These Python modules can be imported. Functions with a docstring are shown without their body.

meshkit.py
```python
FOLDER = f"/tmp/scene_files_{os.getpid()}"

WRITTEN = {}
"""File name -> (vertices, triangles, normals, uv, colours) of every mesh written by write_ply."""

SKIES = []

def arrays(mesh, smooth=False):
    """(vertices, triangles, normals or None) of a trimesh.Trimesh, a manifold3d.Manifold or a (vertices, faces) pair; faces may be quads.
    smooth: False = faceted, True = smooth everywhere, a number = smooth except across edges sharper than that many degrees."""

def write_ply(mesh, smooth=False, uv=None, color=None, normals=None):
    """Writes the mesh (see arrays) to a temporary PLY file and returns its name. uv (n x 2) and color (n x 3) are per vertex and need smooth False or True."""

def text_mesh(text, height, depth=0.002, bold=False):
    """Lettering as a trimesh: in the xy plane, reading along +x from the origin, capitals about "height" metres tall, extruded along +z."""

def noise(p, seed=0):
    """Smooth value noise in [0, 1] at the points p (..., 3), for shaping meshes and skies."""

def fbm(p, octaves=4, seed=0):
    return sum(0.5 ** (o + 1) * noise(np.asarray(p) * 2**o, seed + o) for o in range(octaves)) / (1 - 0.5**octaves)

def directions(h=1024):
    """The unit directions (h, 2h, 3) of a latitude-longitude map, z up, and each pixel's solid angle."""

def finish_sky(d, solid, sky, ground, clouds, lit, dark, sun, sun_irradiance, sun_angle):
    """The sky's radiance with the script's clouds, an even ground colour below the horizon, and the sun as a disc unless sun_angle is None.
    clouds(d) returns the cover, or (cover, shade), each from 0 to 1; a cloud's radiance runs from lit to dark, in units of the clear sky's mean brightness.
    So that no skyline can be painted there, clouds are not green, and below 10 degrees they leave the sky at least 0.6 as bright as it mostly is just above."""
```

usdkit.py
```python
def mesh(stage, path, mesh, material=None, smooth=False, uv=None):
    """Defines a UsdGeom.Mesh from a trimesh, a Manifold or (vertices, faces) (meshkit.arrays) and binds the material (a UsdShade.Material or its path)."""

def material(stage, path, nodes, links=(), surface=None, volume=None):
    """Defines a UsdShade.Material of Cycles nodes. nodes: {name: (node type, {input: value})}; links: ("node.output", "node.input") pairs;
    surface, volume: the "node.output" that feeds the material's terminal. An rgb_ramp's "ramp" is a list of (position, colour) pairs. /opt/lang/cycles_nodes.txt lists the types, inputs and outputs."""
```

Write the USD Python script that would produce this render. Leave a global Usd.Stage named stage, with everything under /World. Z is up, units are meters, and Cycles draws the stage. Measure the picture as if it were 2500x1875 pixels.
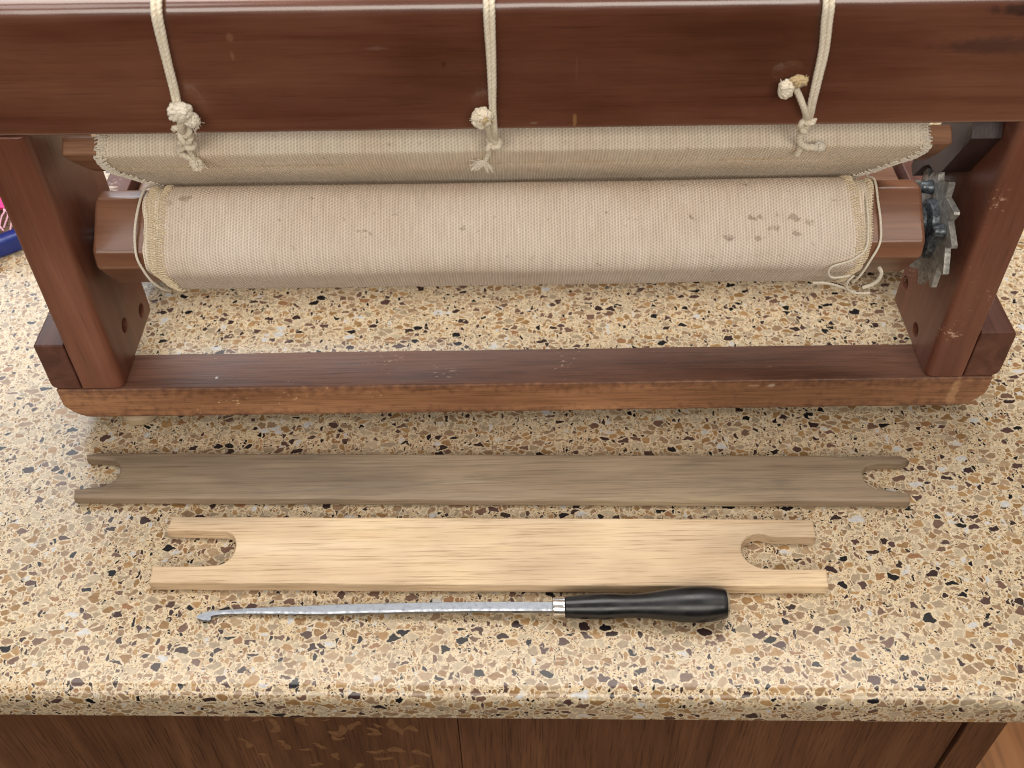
import math, random
import numpy as np, trimesh, usdkit
from pxr import Usd, UsdGeom, UsdLux, UsdShade, Gf, Sdf
from meshkit import noise, fbm

random.seed(7); rng = np.random.default_rng(7)
stage = Usd.Stage.CreateInMemory()
UsdGeom.SetStageUpAxis(stage, 'Z'); UsdGeom.SetStageMetersPerUnit(stage, 1.0)
UsdGeom.Xform.Define(stage, '/World'); UsdGeom.Scope.Define(stage, '/World/Looks')

# ------------------------------------------------------------------ camera
PITCH, ROLL, YAW = 0.7989, -0.0137, 0.0006
EYE = np.array([-0.00705, -0.39445, 0.43575])
fw = np.array([math.sin(YAW)*math.cos(PITCH), math.cos(YAW)*math.cos(PITCH), -math.sin(PITCH)])
r0 = np.array([math.cos(YAW), -math.sin(YAW), 0.0]); u0 = np.cross(r0, fw)
rt = math.cos(ROLL)*r0 + math.sin(ROLL)*u0; up = -math.sin(ROLL)*r0 + math.cos(ROLL)*u0
cam = UsdGeom.Camera.Define(stage, '/World/camera')
m = Gf.Matrix4d(1.0)
for i, v in enumerate((rt, up, -fw, EYE)):
    for j in range(3): m[i, j] = float(v[j])
cam.AddTransformOp().Set(m)
cam.CreateHorizontalApertureAttr(36.0); cam.CreateVerticalApertureAttr(27.0)
cam.CreateFocalLengthAttr(36.0*2570.9/2500.0)
cam.CreateClippingRangeAttr(Gf.Vec2f(0.02, 50.0))
cam.CreateFStopAttr(13.0); cam.CreateFocusDistanceAttr(0.53)
cam.CreateExposureAttr(-0.12)

# ------------------------------------------------------------------ lamps of the room
def rect(name, pos, target, w, h, color, power):
    l = UsdLux.RectLight.Define(stage, '/World/' + name)
    l.CreateWidthAttr(w); l.CreateHeightAttr(h); l.CreateColorAttr(Gf.Vec3f(*color)); l.CreateIntensityAttr(power)
    z = np.array(pos, float) - np.array(target, float); z /= np.linalg.norm(z)
    ref = np.array([0, 0, 1.0]) if abs(z[2]) < 0.99 else np.array([0, 1.0, 0])
    x = np.cross(ref, z); x /= np.linalg.norm(x); y = np.cross(z, x)
    mm = Gf.Matrix4d(1.0)
    for i, v in enumerate((x, y, z, np.array(pos, float))):
        for j in range(3): mm[i, j] = float(v[j])
    l.AddTransformOp().Set(mm)
rect('window_light', (-1.1, 2.3, 1.6), (0, 0, 0.1), 2.0, 1.6, (0.86, 0.93, 1.0), 5.0)
rect('ceiling_light', (-0.1, 0.85, 2.3), (-0.1, 0.85, 0.0), 2.5, 1.7, (1.0, 0.96, 0.90), 7.0)
rect('side_light', (2.3, 0.5, 1.5), (0, 0, 0.1), 1.2, 1.2, (1.0, 0.88, 0.74), 1.3)
rect('left_ceiling_lamp', (-1.05, -0.85, 2.2), (0, 0, 0.1), 0.8, 0.8, (1.0, 0.97, 0.94), 4.5)
rect('right_ceiling_lamp', (1.05, -0.85, 2.2), (0, 0, 0.1), 0.8, 0.8, (1.0, 0.93, 0.84), 4.5)
rect('room_light', (0.0, -2.4, 1.65), (0, 0, 0.1), 3.0, 1.1, (1.0, 0.93, 0.84), 7.2)

# ------------------------------------------------------------------ naming and tagging
taken = set()
def path_for(name, parent=None):
    base = (str(parent.GetPath()) if parent is not None else '/World') + '/' + name
    p, k = base, 0
    while p in taken:
        k += 1; p = f'{base}_{k:03d}'
    taken.add(p); return p
def tag(o, label=None, cat=None, group=None, kind=None):
    o = o.GetPrim() if hasattr(o, 'GetPrim') else o
    for k, v in (('label', label), ('category', cat), ('group', group), ('kind', kind)):
        if v: o.SetCustomDataByKey(k, v)
    return o
def obj(name, mesh, mat, parent=None, smooth=30, uv=None, **kw):
    o = usdkit.mesh(stage, path_for(name, parent), mesh, mat, smooth=smooth, uv=uv)
    return tag(o, **kw)
def thing(name, label, cat, loc=(0, 0, 0)):
    x = UsdGeom.Xform.Define(stage, path_for(name)); x.AddTranslateOp().Set(Gf.Vec3d(*loc))
    return tag(x, label, cat)

# ------------------------------------------------------------------ materials
L = '/World/Looks/'
def wood(name, axis, cols, fine=1.0, rough=0.38, bump=0.25, coat=0.0, seed=0.0, pore=None, wear=None, wear_col=(0.45, 0.30, 0.2), blotch=None, blotch_amt=0.5, scale=1.0, spec=0.5, marks=None):
    """grain along axis; cols = dark, mid, light; wear = threshold for pale scratches; blotch = colour of dark stains"""
    def sc(a, b): return tuple((a if 'xyz'[axis] == c else b) * scale for c in 'xyz')
    n = {'g': ('geometry', {}),
         'm1': ('mapping', {'scale': sc(5, 70), 'location': (seed, seed*1.7, seed*0.6)}),
         'n1': ('noise_texture', {'scale': 1.0, 'detail': 5.0, 'roughness': 0.6, 'distortion': 0.8}),
         'm2': ('mapping', {'scale': sc(28, 900), 'location': (seed, 3.1, seed)}),
         'n2': ('noise_texture', {'scale': 1.0, 'detail': 3.0, 'roughness': 0.6}),
         'm3': ('mapping', {'scale': sc(7, 16), 'location': (seed*2, 1.1, seed)}),
         'n3': ('noise_texture', {'scale': 1.0, 'detail': 4.0, 'roughness': 0.55}),
         'r1': ('rgb_ramp', {'ramp': [(0.28, cols[0]), (0.5, cols[1]), (0.72, cols[2])]}),
         'r2': ('rgb_ramp', {'ramp': pore or [(0.36, (0.62, 0.6, 0.58)), (0.5, (1, 1, 1)), (0.66, (1.12, 1.1, 1.08))]}),
         'mx': ('mix_color', {'blend_type': 'multiply', 'fac': fine, 'use_clamp': False}),
         'r3': ('rgb_ramp', {'ramp': [(0.3, (0.64, 0.62, 0.62)), (0.5, (1, 1, 1)), (0.7, (1.32, 1.38, 1.36))]}),
         'mx3': ('mix_color', {'blend_type': 'multiply', 'fac': 0.9, 'use_clamp': False}),
         'p': ('principled_bsdf', {'specular_ior_level': spec, 'coat_weight': coat, 'coat_roughness': 0.11}),
         'rr': ('map_range', {'from_min': 0.3, 'from_max': 0.7, 'to_min': rough*0.75, 'to_max': rough*1.3}),
         'b': ('bump', {'strength': bump, 'distance': 0.0006}),
         'nb': ('noise_texture', {'scale': 90.0, 'detail': 3.0}), 'hb': ('math', {'math_type': 'multiply_add', 'value2': 0.6})}
    k = [('g.position', 'm1.vector'), ('g.position', 'm2.vector'), ('g.position', 'm3.vector'), ('m1.vector', 'n1.vector'), ('m2.vector', 'n2.vector'), ('m3.vector', 'n3.vector'),
         ('n1.fac', 'r1.fac'), ('n2.fac', 'r2.fac'), ('r1.color', 'mx.a'), ('r2.color', 'mx.b'), ('n3.fac', 'r3.fac'), ('mx.result', 'mx3.a'), ('r3.color', 'mx3.b'),
         ('n3.fac', 'rr.value'), ('rr.result', 'p.roughness'), ('g.position', 'nb.vector'), ('nb.fac', 'hb.value1'), ('n2.fac', 'hb.value3'), ('hb.value', 'b.height'), ('b.normal', 'p.normal')]
    last = 'mx3.result'
    if blotch is not None:
        n['m5'] = ('mapping', {'scale': sc(9, 55), 'location': (seed+4.3, 2.0, seed)})
        n['n5'] = ('noise_texture', {'scale': 1.0, 'detail': 5.0, 'roughness': 0.6, 'distortion': 0.5})
        n['f5'] = ('map_range', {'from_min': 0.54, 'from_max': 0.68, 'to_min': 0.0, 'to_max': blotch_amt, 'clamp': True})
        n['mx5'] = ('mix_color', {'b': blotch})
        k += [('g.position', 'm5.vector'), ('m5.vector', 'n5.vector'), ('n5.fac', 'f5.value'), ('f5.result', 'mx5.fac'), (last, 'mx5.a')]
        last = 'mx5.result'
    if wear is not None:
        n['m4'] = ('mapping', {'scale': (260, 600, 420), 'location': (seed, seed, 2.0)})
        n['n4'] = ('noise_texture', {'scale': 1.0, 'detail': 4.0, 'roughness': 0.7})
        n['m6'] = ('mapping', {'scale': (30, 30, 30), 'location': (seed*3, 0.0, seed)})
        n['n6'] = ('noise_texture', {'scale': 1.0, 'detail': 2.0})
        n['a4'] = ('math', {'math_type': 'multiply'})
        n['f4'] = ('map_range', {'from_min': wear, 'from_max': wear + 0.035, 'to_min': 0.0, 'to_max': 0.75, 'clamp': True})
        n['mx4'] = ('mix_color', {'b': wear_col})
        k += [('g.position', 'm4.vector'), ('m4.vector', 'n4.vector'), ('g.position', 'm6.vector'), ('m6.vector', 'n6.vector'), ('n4.fac', 'a4.value1'), ('n6.fac', 'a4.value2'), ('a4.value', 'f4.value'), ('f4.result', 'mx4.fac'), (last, 'mx4.a')]
        last = 'mx4.result'
    for i, (c, rad, amt, mc, *how) in enumerate(marks or []):   # single dents, nicks and paint spots: centre, radii
        n[f'mm{i}'] = ('mapping', {'mapping_type': 'point', 'location': tuple(-a/b for a, b in zip(c, rad)), 'scale': tuple(1/b for b in rad)})
        n[f'mn{i}'] = ('noise_texture', {'scale': 240.0, 'detail': 3.0})
        n[f'ml{i}'] = ('vector_math', {'math_type': 'length'})
        n[f'ma{i}'] = ('math', {'math_type': 'multiply_add', 'value2': 1.3})
        n[f'mf{i}'] = ('map_range', {'from_min': 1.2, 'from_max': 1.75, 'to_min': amt, 'to_max': 0.0, 'clamp': True})
        n[f'mk{i}'] = ('mix_color', {'b': mc, 'blend_type': how[0] if how else 'mix', 'use_clamp': False})
        k += [('g.position', f'mm{i}.vector'), (f'mm{i}.vector', f'ml{i}.vector1'), ('g.position', f'mn{i}.vector'), (f'mn{i}.fac', f'ma{i}.value1'), (f'ml{i}.value', f'ma{i}.value3'),
              (f'ma{i}.value', f'mf{i}.value'), (f'mf{i}.result', f'mk{i}.fac'), (last, f'mk{i}.a')]
        last = f'mk{i}.result'
    k.append((last, 'p.base_color'))
    return usdkit.material(stage, L + name, n, k, surface='p.BSDF')

RED = [(0.050, 0.0155, 0.0085), (0.090, 0.029, 0.0155), (0.130, 0.047, 0.026)]
PALE = (0.42, 0.28, 0.17)
M = {}
M['beam'] = wood('beam_wood', 0, [(0.104, 0.033, 0.017), (0.134, 0.047, 0.0255), (0.165, 0.064, 0.037)], pore=[(0.28, (0.66, 0.62, 0.60)), (0.42, (0.96, 0.96, 0.96)), (0.55, (1.02, 1.02, 1.02)), (0.72, (1.12, 1.12, 1.10))], fine=0.75, rough=0.34, bump=0.12, coat=1.0, seed=1.0,
    marks=[((-0.118, 0, 0.2315), (0.0016, 0.01, 0.0022), 0.35, (0.28, 0.15, 0.08)), ((-0.1185, 0, 0.2235), (0.0008, 0.01, 0.0024), 0.4, (0.26, 0.14, 0.08)),
           ((0.0215, 0, 0.1915), (0.0009, 0.01, 0.0035), 0.6, (0.33, 0.17, 0.07)), ((0.0215, 0, 0.216), (0.0005, 0.01, 0.006), 0.25, (0.22, 0.11, 0.06)),
           ((0.004, 0, 0.1905), (0.002, 0.01, 0.0006), 0.45, (0.30, 0.2, 0.15)), ((-0.033, 0, 0.2185), (0.0008, 0.01, 0.0018), 0.5, (0.03, 0.012, 0.008)),
           ((-0.06, 0, 0.226), (0.006, 0.01, 0.0009), 0.18, (0.3, 0.2, 0.15)),
           ((0.193, 0, 0.2235), (0.026, 0.01, 0.0045), 0.5, (0.035, 0.020, 0.018)), ((0.205, 0, 0.2385), (0.022, 0.01, 0.0032), 0.7, (0.020, 0.013, 0.013))])
M['bar'] = wood('bar_wood', 0, [(0.105, 0.043, 0.024), (0.150, 0.065, 0.038), (0.195, 0.090, 0.055)], fine=0.75, rough=0.5, bump=0.3, seed=2.0, wear=0.405, spec=0.35,
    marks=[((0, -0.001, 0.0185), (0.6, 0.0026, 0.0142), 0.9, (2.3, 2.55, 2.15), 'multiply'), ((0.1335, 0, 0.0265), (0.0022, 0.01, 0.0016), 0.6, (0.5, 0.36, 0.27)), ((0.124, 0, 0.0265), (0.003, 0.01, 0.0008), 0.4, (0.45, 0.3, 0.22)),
           ((-0.167, 0.008, 0.0305), (0.001, 0.0012, 0.01), 0.85, (0.6, 0.58, 0.55)), ((0.2335, 0, 0.018), (0.0028, 0.01, 0.012), 0.45, (0.5, 0.30, 0.16))])
M['post'] = wood('post_wood', 2, [(0.120, 0.037, 0.020), (0.162, 0.055, 0.031), (0.20, 0.076, 0.045)], pore=[(0.28, (0.66, 0.62, 0.60)), (0.42, (0.96, 0.96, 0.96)), (0.55, (1.02, 1.02, 1.02)), (0.72, (1.12, 1.12, 1.10))], fine=0.75, rough=0.42, bump=0.18, coat=0.08, seed=3.0)
M['post_worn'] = wood('worn_post_wood', 2, [(0.110, 0.034, 0.019), (0.152, 0.051, 0.029), (0.19, 0.070, 0.043)], pore=[(0.28, (0.66, 0.62, 0.60)), (0.42, (0.96, 0.96, 0.96)), (0.55, (1.02, 1.02, 1.02)), (0.72, (1.12, 1.12, 1.10))], fine=0.75, rough=0.42, bump=0.18, coat=0.08, seed=5.0, wear=0.355, wear_col=(0.5, 0.31, 0.22))
M['rail'] = wood('rail_wood', 1, [(0.060, 0.020, 0.013), (0.094, 0.034, 0.022), (0.13, 0.052, 0.035)], fine=0.4, rough=0.5, bump=0.2, seed=4.0, wear=0.372, wear_col=(0.5, 0.4, 0.33), spec=0.35)
M['roller'] = wood('roller_wood', 0, [(0.115, 0.045, 0.024), (0.185, 0.080, 0.044), (0.24, 0.112, 0.064)], fine=0.3, rough=0.30, bump=0.08, coat=0.2, seed=6.0, scale=0.8)
M['rod'] = wood('rod_wood', 0, [(0.15, 0.065, 0.034), (0.25, 0.118, 0.065), (0.34, 0.175, 0.10)], fine=0.6, rough=0.5, bump=0.3, seed=7.0, spec=0.35)
M['cross'] = wood('crossbar_wood', 0, [(0.13, 0.062, 0.037), (0.19, 0.095, 0.058), (0.25, 0.13, 0.085)], fine=0.5, rough=0.35, bump=0.2, coat=0.2, seed=8.0)
M['pawl'] = wood('pawl_wood', 2, [(0.018, 0.008, 0.007), (0.032, 0.014, 0.013), (0.045, 0.021, 0.02)], fine=0.5, rough=0.5, bump=0.2, seed=9.0)
M['grey_wood'] = wood('weathered_wood', 0, [(0.205, 0.145, 0.092), (0.275, 0.203, 0.134), (0.345, 0.27, 0.19)], fine=0.6, rough=0.6, bump=0.3, seed=10.0, blotch=(0.125, 0.097, 0.072), blotch_amt=0.75, spec=0.3)
M['oak'] = wood('oak_wood', 0, [(0.55, 0.39, 0.245), (0.60, 0.445, 0.29), (0.645, 0.495, 0.34)], pore=[(0.30, (0.60, 0.54, 0.46)), (0.43, (0.93, 0.92, 0.90)), (0.50, (1.02, 1.02, 1.01)), (0.72, (1.08, 1.08, 1.07))], fine=0.9, rough=0.55, bump=0.4, seed=11.0, scale=1.25, spec=0.3)
M['oak_dark'] = wood('cabinet_oak', 2, pore=[(0.33, (0.45, 0.42, 0.40)), (0.45, (0.95, 0.95, 0.95)), (0.7, (1.2, 1.18, 1.15))], cols= [(0.085, 0.034, 0.0145), (0.122, 0.051, 0.022), (0.165, 0.074, 0.033)], fine=0.9, rough=0.5, bump=0.3, seed=12.0)
M['oak_plain'] = wood('cabinet_oak_plain', 2, pore=[(0.33, (0.45, 0.42, 0.40)), (0.45, (0.95, 0.95, 0.95)), (0.7, (1.2, 1.18, 1.15))], cols= [(0.072, 0.0275, 0.012), (0.103, 0.041, 0.018), (0.14, 0.060, 0.027)], fine=0.9, rough=0.5, bump=0.3, seed=14.5)
M['floor'] = wood('floor_oak', 1, [(0.22, 0.085, 0.028), (0.40, 0.17, 0.062), (0.50, 0.24, 0.10)], fine=0.7, rough=0.4, bump=0.2, seed=13.0, scale=0.25)
M['foot'] = usdkit.material(stage, L+'foot_felt', {'p': ('principled_bsdf', {'base_color': (0.36, 0.27, 0.17), 'roughness': 0.7})}, surface='p.BSDF')
M['fleck'] = usdkit.material(stage, L+'ray_fleck', {'g': ('geometry', {}), 'n': ('noise_texture', {'scale': 400.0, 'detail': 2.0}), 'r': ('rgb_ramp', {'ramp': [(0.3, (0.15, 0.067, 0.028)), (0.7, (0.215, 0.104, 0.045))]}), 'p': ('principled_bsdf', {'roughness': 0.5})},
    [('g.position', 'n.vector'), ('n.fac', 'r.fac'), ('r.color', 'p.base_color')], surface='p.BSDF')
M['dark'] = usdkit.material(stage, L+'hole_dark', {'p': ('principled_bsdf', {'base_color': (0.03, 0.010, 0.007), 'roughness': 0.8})}, surface='p.BSDF')

def quartz():
    n = {'g': ('geometry', {}), 'w': ('noise_texture', {'scale': 300.0, 'detail': 2.5}), 'wv': ('vector_math', {'math_type': 'multiply_add', 'vector2': (0.0030,)*3}),
         'fn': ('noise_texture', {'scale': 700.0, 'detail': 4.0, 'roughness': 0.65}),
         'fr': ('rgb_ramp', {'ramp': [(0.25, (0.33, 0.22, 0.115)), (0.40, (0.45, 0.33, 0.19)), (0.52, (0.54, 0.42, 0.265)), (0.70, (0.61, 0.505, 0.35))]}),
         'p': ('principled_bsdf', {'roughness': 0.20, 'specular_ior_level': 0.38}), 'cl': ('noise_texture', {'scale': 75.0, 'detail': 2.0}), 'cn': ('noise_texture', {'scale': 520.0, 'detail': 4.0, 'roughness': 0.6})}
    k = [('g.position', 'w.vector'), ('w.color', 'wv.vector1'), ('g.position', 'wv.vector3'), ('g.position', 'fn.vector'), ('fn.fac', 'fr.fac'), ('g.position', 'cn.vector'), ('g.position', 'cl.vector')]
    last = 'fr.color'
    pal = [(0.0, (0.012, 0.011, 0.012)), (0.055, (0.040, 0.022, 0.020)), (0.12, (0.085, 0.047, 0.040)), (0.17, (0.15, 0.085, 0.060)), (0.23, (0.27, 0.155, 0.066)), (0.34, (0.36, 0.215, 0.095)), (0.43, (0.27, 0.175, 0.105)),
           (0.58, (0.38, 0.265, 0.16)), (0.70, (0.33, 0.255, 0.17)), (0.80, (0.46, 0.37, 0.255)), (0.945, (0.28, 0.145, 0.07)), (0.972, (0.52, 0.51, 0.50))]
    small = [(0.0, (0.015, 0.013, 0.012)), (0.20, (0.06, 0.034, 0.028)), (0.30, (0.21, 0.125, 0.062)), (0.52, (0.32, 0.22, 0.125)), (0.75, (0.40, 0.31, 0.21)), (0.94, (0.29, 0.15, 0.07))]
    for i, (s, pres, e0, pl, st, off) in enumerate([(1050.0, 0.34, 0.12, small, (1, 1, 1), 0.0), (600.0, 0.78, 0.10, pal, (1, 1.6, 1.2), 1.3), (345.0, 0.66, 0.085, pal, (1.35, 0.8, 1.2), 2.7), (212.0, 0.50, 0.07, pal, (0.85, 1.3, 1.4), 4.1)]):
        a = f'{i}'
        n['m'+a] = ('mapping', {'scale': st, 'location': (off, off*1.3, off*0.7), 'rotation': (0.3*i, 0.2*i, 0.9*i)})
        n['e'+a] = ('voronoi_texture', {'feature': 'distance_to_edge', 'scale': s, 'randomness': 1.0})
        n['v'+a] = ('voronoi_texture', {'feature': 'f1', 'scale': s, 'randomness': 1.0})
        n['s'+a] = ('separate_color', {})
        n['c'+a] = ('rgb_ramp', {'ramp': pl, 'interpolate': False})
        n['t'+a] = ('math', {'math_type': 'less_than', 'value2': pres}); n['pm'+a] = ('math', {'math_type': 'multiply_add', 'value2': -0.9, 'value3': pres + 0.45})
        n['o'+a] = ('map_range', {'from_min': e0, 'from_max': e0 + 0.05, 'to_min': 0.0, 'to_max': 1.0, 'clamp': True})
        n['x'+a] = ('math', {'math_type': 'multiply'})
        n['vr'+a] = ('rgb_ramp', {'ramp': [(0.3, (0.60, 0.58, 0.56)), (0.5, (0.84, 0.84, 0.84)), (0.7, (1.02, 1.02, 1.02))]})
        n['vm'+a] = ('mix_color', {'blend_type': 'multiply', 'fac': 0.8, 'use_clamp': False})
        n['rim'+a] = ('math', {'math_type': 'multiply', 'value2': 0.45})
        n['rx'+a] = ('mix_color', {'b': (0.61, 0.505, 0.355)})
        n['mx'+a] = ('mix_color', {})
        k += [('wv.vector', 'm'+a+'.vector'), ('m'+a+'.vector', 'e'+a+'.vector'), ('m'+a+'.vector', 'v'+a+'.vector'), ('v'+a+'.color', 's'+a+'.color'), ('s'+a+'.r', 'c'+a+'.fac'), ('s'+a+'.g', 't'+a+'.value1'), ('cl.fac', 'pm'+a+'.value1'), ('pm'+a+'.value', 't'+a+'.value2'),
              ('e'+a+'.distance', 'o'+a+'.value'), ('t'+a+'.value', 'x'+a+'.value1'), ('o'+a+'.result', 'x'+a+'.value2'), ('cn.fac', 'vr'+a+'.fac'), ('c'+a+'.color', 'vm'+a+'.a'), ('vr'+a+'.color', 'vm'+a+'.b'),
              ('t'+a+'.value', 'rim'+a+'.value1'), ('rim'+a+'.value', 'rx'+a+'.fac'), (last, 'rx'+a+'.a'), ('rx'+a+'.result', 'mx'+a+'.a'), ('vm'+a+'.result', 'mx'+a+'.b'), ('x'+a+'.value', 'mx'+a+'.fac')]
        last = 'mx'+a+'.result'
    k.append((last, 'p.base_color'))
    return usdkit.material(stage, L+'quartz', n, k, surface='p.BSDF')
M['quartz'] = quartz()

def canvas(name, cols, pu=0.00140, pv=0.0017, stain=0.5, spots=()):
    """plain weave from the cloth's own uv in metres: ribs every pu across, picks every pv along"""
    n = {'uv': ('uvmap', {'attribute': 'st'}), 'nz': ('noise_texture', {'scale': 220.0, 'detail': 2.0}), 'wp': ('vector_math', {'math_type': 'multiply_add', 'vector2': (0.00045, 0.00035, 0.0), 'vector3': (0, 0, 0)}),
         'ad': ('vector_math', {'math_type': 'add'}), 's': ('separate_xyz', {}),
         'u1': ('math', {'math_type': 'multiply', 'value2': 2*math.pi/pu}), 'v1': ('math', {'math_type': 'multiply', 'value2': 2*math.pi/pv}),
         'su0': ('math', {'math_type': 'sine'}), 'su': ('math', {'math_type': 'multiply', 'value2': 0.75}), 'sv': ('math', {'math_type': 'sine'}), 'hu': ('math', {'math_type': 'multiply', 'value2': 0.5}), 'su2': ('math', {'math_type': 'sine'}),
         'pr': ('math', {'math_type': 'multiply'}), 'h': ('math', {'math_type': 'multiply_add', 'value2': 0.5}),
         'hr': ('rgb_ramp', {'ramp': [(0.0, (0.60, 0.55, 0.50)), (0.38, (0.92, 0.90, 0.88)), (1.0, (1.06, 1.06, 1.06))]}), 'hm': ('map_range', {'from_min': -1.3, 'from_max': 1.3, 'to_min': 0.0, 'to_max': 1.0, 'clamp': True}),
         'g': ('geometry', {}), 'b1': ('noise_texture', {'scale': 26.0, 'detail': 5.0, 'roughness': 0.6}), 'br': ('rgb_ramp', {'ramp': [(0.3, cols[0]), (0.5, cols[1]), (0.7, cols[2])]}),
         'ms': ('mapping', {'scale': (900, 60, 1)}), 'st': ('noise_texture', {'scale': 1.0, 'detail': 2.0}), 'sr': ('rgb_ramp', {'ramp': [(0.3, (0.90, 0.895, 0.885)), (0.6, (1.03, 1.03, 1.03))]}),
         'sp': ('noise_texture', {'scale': 190.0, 'detail': 3.0, 'roughness': 0.6}), 'sf': ('map_range', {'from_min': 0.67, 'from_max': 0.75, 'to_min': 0.0, 'to_max': stain, 'clamp': True}), 'sx': ('mix_color', {'b': (0.17, 0.115, 0.07)}),
         'x1': ('mix_color', {'blend_type': 'multiply', 'fac': 1.0, 'use_clamp': False}), 'x2': ('mix_color', {'blend_type': 'multiply', 'fac': 1.0, 'use_clamp': False}),
         'bp': ('bump', {'strength': 0.6, 'distance': 0.0004}), 'p': ('principled_bsdf', {'roughness': 0.9, 'specular_ior_level': 0.15, 'sheen_weight': 0.1})}
    k = [('uv.UV', 'nz.vector'), ('nz.color', 'wp.vector1'), ('wp.vector', 'ad.vector1'), ('uv.UV', 'ad.vector2'), ('ad.vector', 's.vector'), ('s.x', 'u1.value1'), ('s.y', 'v1.value1'), ('u1.value', 'su0.value1'), ('su0.value', 'su.value1'),
         ('v1.value', 'sv.value1'), ('u1.value', 'hu.value1'), ('hu.value', 'su2.value1'), ('su2.value', 'pr.value1'), ('sv.value', 'pr.value2'), ('pr.value', 'h.value1'), ('su.value', 'h.value3'), ('h.value', 'hm.value'),
         ('hm.result', 'hr.fac'), ('g.position', 'b1.vector'), ('b1.fac', 'br.fac'), ('uv.UV', 'ms.vector'), ('ms.vector', 'st.vector'), ('st.fac', 'sr.fac'), ('br.color', 'x1.a'), ('hr.color', 'x1.b'), ('x1.result', 'x2.a'), ('sr.color', 'x2.b'),
         ('g.position', 'sp.vector'), ('sp.fac', 'sf.value'), ('sf.result', 'sx.fac'), ('x2.result', 'sx.a'), ('h.value', 'bp.height'), ('bp.normal', 'p.normal')]
    last = 'sx.result'
    for i, (c, rad, amt) in enumerate(spots):
        n[f'mm{i}'] = ('mapping', {'mapping_type': 'point', 'location': tuple(-a/b for a, b in zip(c, rad)), 'scale': tuple(1/b for b in rad)})
        n[f'ml{i}'] = ('vector_math', {'math_type': 'length'}); n[f'mn{i}'] = ('noise_texture', {'scale': 330.0, 'detail': 3.0})
        n[f'ma{i}'] = ('math', {'math_type': 'multiply_add', 'value2': 3.0}); n[f'mf{i}'] = ('map_range', {'from_min': 2.05, 'from_max': 2.45, 'to_min': amt, 'to_max': 0.0, 'clamp': True}); n[f'mk{i}'] = ('mix_color', {'b': (0.15, 0.085, 0.045)})
        k += [('g.position', f'mm{i}.vector'), (f'mm{i}.vector', f'ml{i}.vector1'), ('g.position', f'mn{i}.vector'), (f'mn{i}.fac', f'ma{i}.value1'), (f'ml{i}.value', f'ma{i}.value3'), (f'ma{i}.value', f'mf{i}.value'), (f'mf{i}.result', f'mk{i}.fac'), (last, f'mk{i}.a')]
        last = f'mk{i}.result'
    k.append((last, 'p.base_color'))
    return usdkit.material(stage, L+name, n, k, surface='p.BSDF')
M['canvas'] = canvas('canvas', [(0.73, 0.615, 0.51), (0.78, 0.675, 0.575), (0.82, 0.725, 0.63)],
    spots=[((0.130, 0.0165, 0.126), (0.0032, 0.0025, 0.0022), 0.45), ((0.138, 0.0145, 0.1245), (0.0032, 0.002, 0.0016), 0.35), ((0.131, 0.0105, 0.121), (0.0026, 0.0016, 0.0016), 0.42), ((0.112, 0.0165, 0.126), (0.006, 0.002, 0.0015), 0.5), ((0.121, 0.0125, 0.123), (0.004, 0.0018, 0.0015), 0.4), ((0.113, 0.0085, 0.120), (0.005, 0.0018, 0.0015), 0.45), ((0.099, 0.0090, 0.1205), (0.003, 0.0018, 0.0015), 0.4),
           ((-0.165, 0.028, 0.134), (0.005, 0.003, 0.0025), 0.4), ((-0.172, 0.026, 0.133), (0.003, 0.002, 0.002), 0.3)])
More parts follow.
